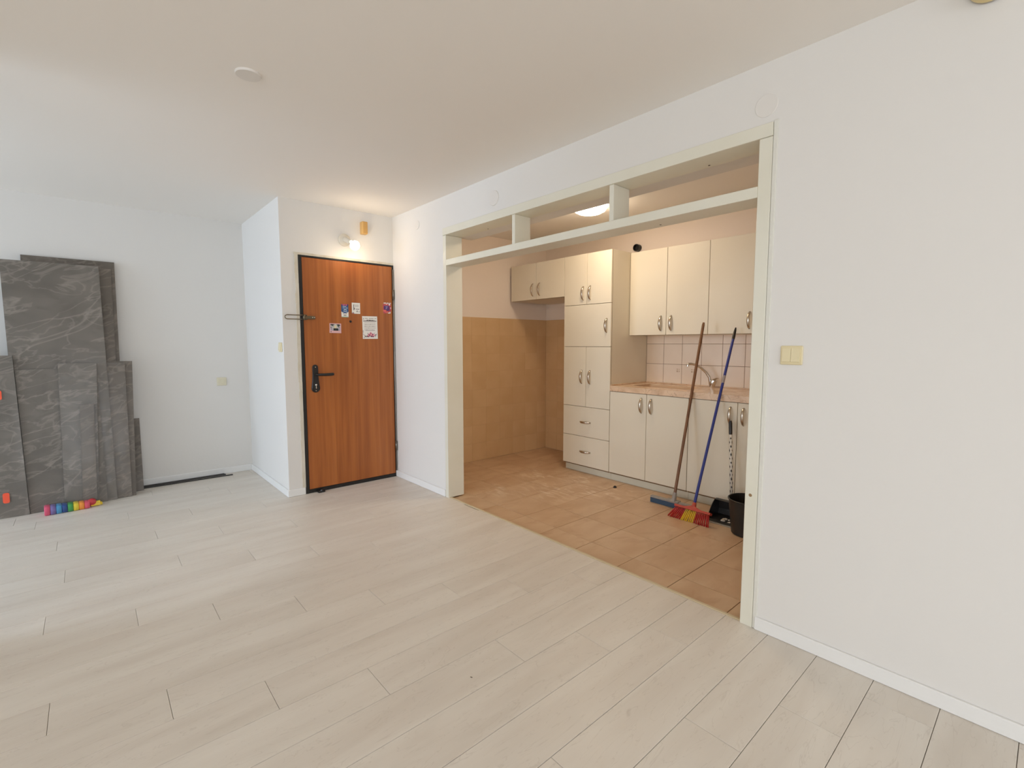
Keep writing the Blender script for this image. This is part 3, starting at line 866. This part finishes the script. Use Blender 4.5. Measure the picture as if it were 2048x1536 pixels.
# cream wall lamp at the top right, only its lowest edge in view
t = thing('wall_lamp', 'unlit cream bowl lamp at the very top right of the right wall', 'lamp', (XW, 0.215, 2.44))
lathe('bowl', (XW - 0.012, 0.213, 2.443), (-1, 0, 0), [(0, 0.060), (0.02, 0.058), (0.045, 0.046), (0.06, 0.026), (0.066, 0)], LAMPO, t, 32)
lathe('base', (XW, 0.213, 2.443), (-1, 0, 0), [(0, 0.05), (0.012, 0.05), (0.012, 0)], IVORY, t, 24)

# ------------------------------------------------------------------ cleaning tools
# floor squeegee
B0, B1 = Vector((3.432, 1.957, 0.045)), Vector((3.852, 1.970, 1.474))
t = thing('floor_squeegee', 'floor squeegee with brown wooden handle leaning on the worktop', 'squeegee', (3.45, 1.98, KZ))
d = (B1 - B0)
tube('handle', [B0, B0 + d * 0.03, B0 + d * 0.985, B1], [0.0115, 0.0115, 0.0115, 0.008], WOODH, t, 12)
box('blade', 3.448, 3.462, 1.795, 2.178, KZ + 0.0005, 0.030, RUBB, t, 0.001)
box('clamp', 3.438, 3.470, 1.80, 2.172, 0.0302, 0.048, GREYP, t, 0.003)
tube('socket', [B0 + d * 0.0, B0 + d * 0.05], [0.019, 0.0145], GREYP, t, 12)
box('bracket', 3.425, 3.474, 1.915, 2.025, 0.040, 0.056, GREYP, t, 0.004)
# broom
B0, B1 = Vector((3.287, 1.712, 0.095)), Vector((3.935, 1.740, 1.428))
t = thing('broom', 'broom with blue handle and red and yellow bristles', 'broom', (3.30, 1.74, KZ))
d = (B1 - B0)
tube('handle', [B0, B0 + d * 0.93], 0.0105, BLUEH, t, 12)
tube('handle_tip', [B0 + d * 0.93, B0 + d * 0.95, B0 + d * 0.985, B1], [0.0115, 0.012, 0.009, 0.005], BLACKP, t, 12)
tube('band', [B0 + d * 0.672, B0 + d * 0.715], 0.0112, mat('silver_band', lin(168, 164, 170), 0.3, metal=0.6), t, 12)
u_ = d.normalized(); out = Vector((-u_.z, 0, u_.x)).normalized()      # out: away from the cabinets
hc = Vector((3.285, 1.715, 0.088))
def hp_(y, a, b): return hc + Vector((0, y, 0)) + out * a + u_ * b
bm = bmesh.new()
N = 12
rows = []
for i in range(N + 1):
    q = -1 + 2 * i / N
    y = q * 0.138
    h = 0.022 * max(0, 1 - abs(q) * 2.2) + 0.001
    rows.append([bm.verts.new(hp_(y, a, b)) for a, b in ((-0.020, -0.016), (0.020, -0.016), (0.018, h * 0.3), (0.008, h), (-0.008, h), (-0.018, h * 0.3))])
for a, b in zip(rows, rows[1:]):
    for k in range(6):
        q = (k + 1) % 6; bm.faces.new((a[k], a[q], b[q], b[k]))
bm.faces.new(rows[0][::-1]); bm.faces.new(rows[-1])
add_tube(bm, [hp_(-0.003, 0, 0.0), hp_(-0.003, 0, 0.045)], [0.018, 0.0135], 12)
obj('head', bm, REDP, t)
def bristles(nm, q0, q1, n, m_, lab=None):
    bm = bmesh.new()
    for i in range(n):
        for r in range(2):
            q = q0 + (q1 - q0) * (i + 0.5 + random.uniform(-.1, .1)) / n
            a = -0.011 + 0.022 * r
            top = hp_(q * 0.130, a, -0.017)
            bot = Vector((top.x - 0.004 + (r - 0.5) * 0.024 + random.uniform(-.003, .003) - 0.012, hc.y + 0.028 + q * 0.166 + random.uniform(-.002, .002), KZ + 0.001))
            add_tube(bm, [top, top.lerp(bot, 0.5), bot], [0.0036, 0.0044, 0.0052], 6)
    o = obj(nm, bm, m_, t); o['kind'] = 'stuff'
    if lab: o['label'] = lab
bristles('bristles', 0.36, 1.0, 7, REDB, 'red bristles, left end')
bristles('bristles', -0.26, 0.36, 7, YELB, 'yellow bristles')
bristles('bristles', -1.0, -0.26, 8, REDB, 'red bristles, right end')
# long-handled dustpan
t = thing('dustpan', 'black dustpan with long black and white handle behind the bucket', 'dustpan', (3.50, 1.57, KZ))
bm = bmesh.new()
y0, y1 = 1.472, 1.672
prof = [(3.385, 0.004), (3.43, 0.012), (3.50, 0.012), (3.585, 0.010), (3.598, 0.05), (3.600, 0.112), (3.594, 0.125), (3.560, 0.134), (3.53, 0.130)]
th = 0.0035
for yy, s in ((y0, 1), (y1, -1)):                # side cheeks
    pts = [(3.385, 0.004), (3.43, 0.03), (3.465, 0.075), (3.50, 0.112), (3.53, 0.130), (3.56, 0.134), (3.594, 0.125), (3.600, 0.112), (3.598, 0.05), (3.585, 0.010)]
    a = [bm.verts.new((x, yy, KZ + z)) for x, z in pts]; b = [bm.verts.new((x, yy + s * th, KZ + z)) for x, z in pts]
    bm.faces.new(a); bm.faces.new(b[::-1])
    for k in range(len(pts)):
        q = (k + 1) % len(pts); bm.faces.new((a[k], a[q], b[q], b[k]))
a = [[bm.verts.new((x, yy, KZ + z)) for x, z in prof] for yy in (y0 + th, y1 - th)]
b = [[bm.verts.new((x + (0.003 if z > 0.03 else 0), yy, KZ + max(z - 0.0035, 0.0006))) for x, z in prof] for yy in (y0 + th, y1 - th)]
for k in range(len(prof) - 1):
    bm.faces.new((a[0][k], a[0][k + 1], a[1][k + 1], a[1][k])); bm.faces.new((b[0][k], b[1][k], b[1][k + 1], b[0][k + 1]))
pan = obj('pan', bm, BLACKP, t)
box('lip', 3.372, 3.390, y0 + 0.002, y1 - 0.002, KZ + 0.0003, KZ + 0.0055, mat('grey_rubber_lip', lin(150, 142, 130), 0.6), t, 0.001)
bm = bmesh.new()
for k in range(9):
    x, y, r = 3.45 + random.uniform(-.03, .05), 1.50 + random.uniform(0, .07), random.uniform(.004, .010)
    add_box(bm, x - r, x + r, y - r, y + r, KZ + 0.0125, KZ + 0.013 + r, 0.002)
tag(obj('debris', bm, DUST, None), 'white dust and crumbs lying in the black dustpan', 'dust', kind='stuff')
P0, P1 = Vector((3.597, 1.572, 0.10)), Vector((3.657, 1.631, 0.713))
d = P1 - P0
segs = []
bm = bmesh.new()
add_tube(bm, [P0 + d * 0.06, P0 + d * 0.84], 0.011, 14)
hdl = obj('handle', bm, PATW, t)
bm = bmesh.new()                                  # black diamond pattern wrapped on the white handle
u_, v_ = basis(d)
for i in range(15):
    c0 = 0.09 + i * 0.0495
    for s in range(3):
        ang = s * 2.1 + (i % 2) * 1.05
        for (da, dz) in ((0, 0),):
            r = 0.0114
            hw, hh = 0.55, 0.016 + 0.005 * ((i + s) % 3)
            pt = lambda a, z: bm.verts.new(P0 + d * (c0 + z) + (u_ * math.cos(a) + v_ * math.sin(a)) * r)
            m_ = pt(ang, 0); q_ = [pt(ang - hw, 0.004), pt(ang - hw * .1, -hh), pt(ang + hw, -0.003), pt(ang + hw * .2, hh)]
            for k in range(4): bm.faces.new((m_, q_[k], q_[(k + 1) % 4]))
obj('handle_pattern', bm, BLACKM, hdl)
tube('grip', [P0 + d * 0.83, P0 + d * 0.85, P0 + d * 0.97, P1], [0.0115, 0.0128, 0.0128, 0.009], BLACKP, t, 14)
tube('socket', [P0, P0 + d * 0.07], [0.016, 0.013], BLACKP, t, 14)
# bucket
bx, by = 3.359, 1.350
t = thing('bucket', 'black plastic bucket standing behind the right jamb', 'bucket', (bx, by, KZ))
lathe('body', (bx, by, KZ + 0.0005), (0, 0, 1), [(0, 0), (0, 0.098), (0.006, 0.105), (0.21, 0.126), (0.236, 0.127), (0.24, 0.134), (0.246, 0.134), (0.248, 0.130), (0.246, 0.1255), (0.21, 0.1225), (0.008, 0.101), (0.006, 0)], BLACKP, t, 48)
# black rubber cap on the tiles and a splinter on the laminate
t = bmesh.new(); add_lathe(t, (3.55, 2.611, KZ), (0, 0, 1), [(0, 0), (0, 0.016), (0.006, 0.016), (0.009, 0.011), (0.014, 0.010), (0.016, 0.007), (0.016, 0)], 18)
tag(auto_smooth(obj('rubber_cap', t, PLUG), 35), 'small black cap lying on the kitchen tiles', 'cap')
t = bmesh.new()
add_box(t, -0.0045, 0.0045, -0.0014, 0.0014, 0.0003, 0.002, 0.0005, 0, Matrix.Translation((1.054, 1.439, 0)) @ Matrix.Rotation(-1.2, 4, 'Z'))
tag(obj('splinter', t, mat('dark_splinter', lin(82, 66, 52), 0.8)), 'tiny dark splinter on the laminate in the foreground', 'splinter')

# ------------------------------------------------------------------ alcove: leaning panels
Y0, KS = 5.205, 0.115
def panel(xlt, xrt, zt, xlb, xrb, layer, m, label, film_=False, stick=()):
    yb = Y0 - layer * 0.015
    th = 0.008
    bm = bmesh.new()
    a = [bm.verts.new(p) for p in ((xlb, yb, 0.0006), (xrb, yb, 0.0006), (xrt, yb + KS * zt, zt), (xlt, yb + KS * zt, zt))]
    b = [bm.verts.new((v.co.x, v.co.y + th, v.co.z + 0.0)) for v in a]
    bm.faces.new(a); bm.faces.new(b[::-1])
    for k in range(4):
        q = (k + 1) % 4; f = bm.faces.new((a[k], b[k], b[q], a[q])); f.material_index = 1
    t = thing('wall_panel', label, 'panel', ((xlb + xrb) / 2, yb, 0), 'grey panels leaning in the alcove')
    obj('board', bm, [m, STONEE], t)
    if film_:
        bm = bmesh.new()
        nu, nv = max(4, int((xrt - xlt) / 0.02)), int(zt / 0.03)
        g = []
        for j in range(nv + 1):
            z = 0.002 + (zt + 0.004 - 0.002) * j / nv
            r = []
            for i in range(nu + 1):
                s = i / nu
                x = (xlb + (xrb - xlb) * s) * (1 - j / nv) + (xlt + (xrt - xlt) * s) * j / nv
                e_ = 1 if 0 < i < nu else 0.2
                r.append(bm.verts.new((x, yb + KS * z - 0.0012 - abs(random.gauss(0, 0.0022)) * e_, z)))
            g.append(r)
        for j in range(nv):
            for i in range(nu):
                bm.faces.new((g[j][i], g[j][i + 1], g[j + 1][i + 1], g[j + 1][i])).smooth = True
        o = obj('plastic_wrap', bm, FILM, t); o['label'] = 'clear plastic wrap'
    for (sx, sz, sw, sh_) in stick:
        bm = bmesh.new()
        pts = []
        rr = 0.012
        for cx_, cz_, a0 in ((sx + sw / 2 - rr, sz + sh_ / 2 - rr, 0), (sx - sw / 2 + rr, sz + sh_ / 2 - rr, 90), (sx - sw / 2 + rr, sz - sh_ / 2 + rr, 180), (sx + sw / 2 - rr, sz - sh_ / 2 + rr, 270)):
            for k in range(4):
                an = math.radians(a0 + 30 * k); pts.append((cx_ + rr * math.cos(an), cz_ + rr * math.sin(an)))
        a = [bm.verts.new((x, yb + KS * z - 0.0062, z)) for x, z in pts]; b = [bm.verts.new((x, yb + KS * z - 0.0054, z)) for x, z in pts]
        bm.faces.new(a); bm.faces.new(b[::-1])
        for k in range(len(pts)):
            q = (k + 1) % len(pts); bm.faces.new((a[k], a[q], b[q], b[k]))
        o = obj('sticker', bm, STICK, t); o['label'] = 'orange sticker'
    return t
panel(-0.359, 0.210, 1.997, -0.375, 0.185, 0, STONE2, 'tallest grey stone-look panel, rearmost of the leaning stack')
panel(-0.380, 0.184, 1.935, -0.39, 0.160, 1, STONE2, 'tall grey panel just in front of the tallest one, right edge showing')
panel(0.020, 0.281, 1.150, -0.02, 0.243, 2, STONE2, 'waist-high grey panel sticking out at the right of the stack')
panel(0.000, 0.230, 1.135, -0.04, 0.215, 3, STONE2, 'waist-high grey panel in plastic, second from right of the stack', True)
panel(-0.472, 0.103, 1.943, -0.44, 0.118, 4, STONE, 'tall wide grey marbled panel in front, left of the stack', True)
panel(-0.430, 0.043, 1.10, -0.40, 0.055, 5, STONE, 'grey marbled panel half hidden behind the narrower front ones')
panel(-0.188, 0.046, 1.142, -0.205, 0.002, 6, STONE, 'waist-high grey marbled panel in front of the tall wide one', True)
panel(-1.02, -0.436, 1.21, -1.00, -0.402, 6, STONE, 'plastic-wrapped grey panel with orange stickers at the left', True, ((-0.53, 0.915, 0.05, 0.07), (-0.52, 0.15, 0.036, 0.076)))
panel(-0.076, 0.012, 0.812, -0.099, -0.010, 7, STONE2, 'short narrow grey strip panel leaning frontmost', True)
yb_ = 5.30
bm = bmesh.new()
a = [bm.verts.new(p) for p in ((0.225, 5.302, 0.0006), (0.305, 5.302, 0.0006), (0.312, 5.432, 0.632), (0.230, 5.432, 0.632))]
b = [bm.verts.new((v.co.x, v.co.y + 0.008, v.co.z)) for v in a]
bm.faces.new(a); bm.faces.new(b[::-1])
for k in range(4):
    q = (k + 1) % 4; bm.faces.new((a[k], b[k], b[q], a[q])).material_index = 1
tag(obj('wall_panel', bm, [STONE2, STONEE]), 'shortest grey strip panel, at the far right of the stack', 'panel', 'grey panels leaning in the alcove')

# rainbow packet in front of the panels
t = thing('coloured_packet', 'clear packet of rainbow-coloured blocks on floor before grey panels', 'packet', (-0.18, 5.03, 0))
cols = [('pink', 222, 88, 120), ('violet', 128, 112, 170), ('sky_blue', 76, 150, 196), ('dark_blue', 44, 78, 140), ('green', 70, 160, 84), ('yellow', 232, 206, 60), ('orange', 244, 152, 60), ('coral', 226, 88, 108)]
x = -0.318
ax, ay = Vector((0.998, 0.055, 0)), Vector((-0.055, 0.998, 0))
for i, (cn, r, g, b_) in enumerate(cols):
    m_ = mat('block_' + cn, lin(r, g, b_), 0.5)
    c0 = Vector((-0.302 + i * 0.0325, 4.985, 0)) + Vector((0, 0.002 * i, 0))
    bm = bmesh.new()
    Mx = Matrix.Translation(c0 + Vector((0, 0.050, 0))) @ Matrix.Rotation(0.05, 4, 'Z')
    add_box(bm, -0.0162, 0.0162, -0.050, 0.050, 0.001, 0.063 - 0.0022 * i, 0.0045, 0, Mx)
    o = auto_smooth(obj('block', bm, m_, t), 60)
    o['label'] = cn.replace('_', ' ') + ' block'
bm = bmesh.new(); add_lathe(bm, (-0.045, 5.060, 0.0305), (0, 0, 1), [(-0.03, 0)] + [(-0.03 * math.cos(a), 0.03 * math.sin(a)) for a in [k * math.pi / 10 for k in range(1, 10)]] + [(0.03, 0)], 20)
obj('ball', bm, mat('red_ball', lin(206, 56, 62), 0.4), t)['label'] = 'red ball'
bm = bmesh.new()
for sgn in (0, 1):
    add_box(bm, -0.03, 0.03, -0.002, 0.002, 0, 0.038 - sgn * 0.012, 0.001, 0, Matrix.Translation((-0.022 + sgn * 0.012, 5.035 + sgn * 0.008, 0.004)) @ Matrix.Rotation(0.1, 4, 'Z') @ Matrix.Rotation(-0.5 - 0.3 * sgn, 4, 'X'))
obj('tab', bm, mat('yellow_card', lin(240, 208, 60), 0.5), t)['label'] = 'yellow card tab'
bm = bmesh.new()
g = []
for j in range(7):
    r = []
    for i in range(15):
        s, v = i / 14, j / 6
        xx, yy = -0.328 + 0.345 * s, 4.972 + 0.115 * v + 0.012 * s
        zz = (0.069 - 0.018 * s) * min(1, 5 * v) * (1 - 0.9 * max(0, s - 0.86) / 0.14) + random.uniform(-0.002, 0.003) + 0.002
        r.append(bm.verts.new((xx, yy, max(zz, 0.001))))
    g.append(r)
for j in range(6):
    for i in range(14): bm.faces.new((g[j][i], g[j][i + 1], g[j + 1][i + 1], g[j + 1][i])).smooth = True
obj('bag', bm, FILM, t)['label'] = 'clear plastic bag'

# three dark strips along the alcove baseboard
for (xa, ya, xb, yb, lab) in ((-0.55, 5.437, 0.955, 5.439, 'dark trim strip on alcove floor, closest to the baseboard'),
                             (-0.55, 5.408, 0.962, 5.410, 'dark trim strip on alcove floor, middle of the three'),
                             (-0.35, 5.372, 1.012, 5.352, 'dark trim strip on alcove floor, farthest from the baseboard')):
    bm = bmesh.new()
    L = xb - xa
    Mx = Matrix.Translation((xa, ya, 0)) @ Matrix.Rotation(math.atan2(yb - ya, xb - xa), 4, 'Z')
    add_box(bm, 0, L, -0.008, 0.008, 0.0005, 0.009, 0.002, 0, Mx)
    tag(obj('trim_strip', bm, mat('dark_trim', lin(48, 46, 44), 0.45)), lab, 'strip', 'dark trim strips on the alcove floor')
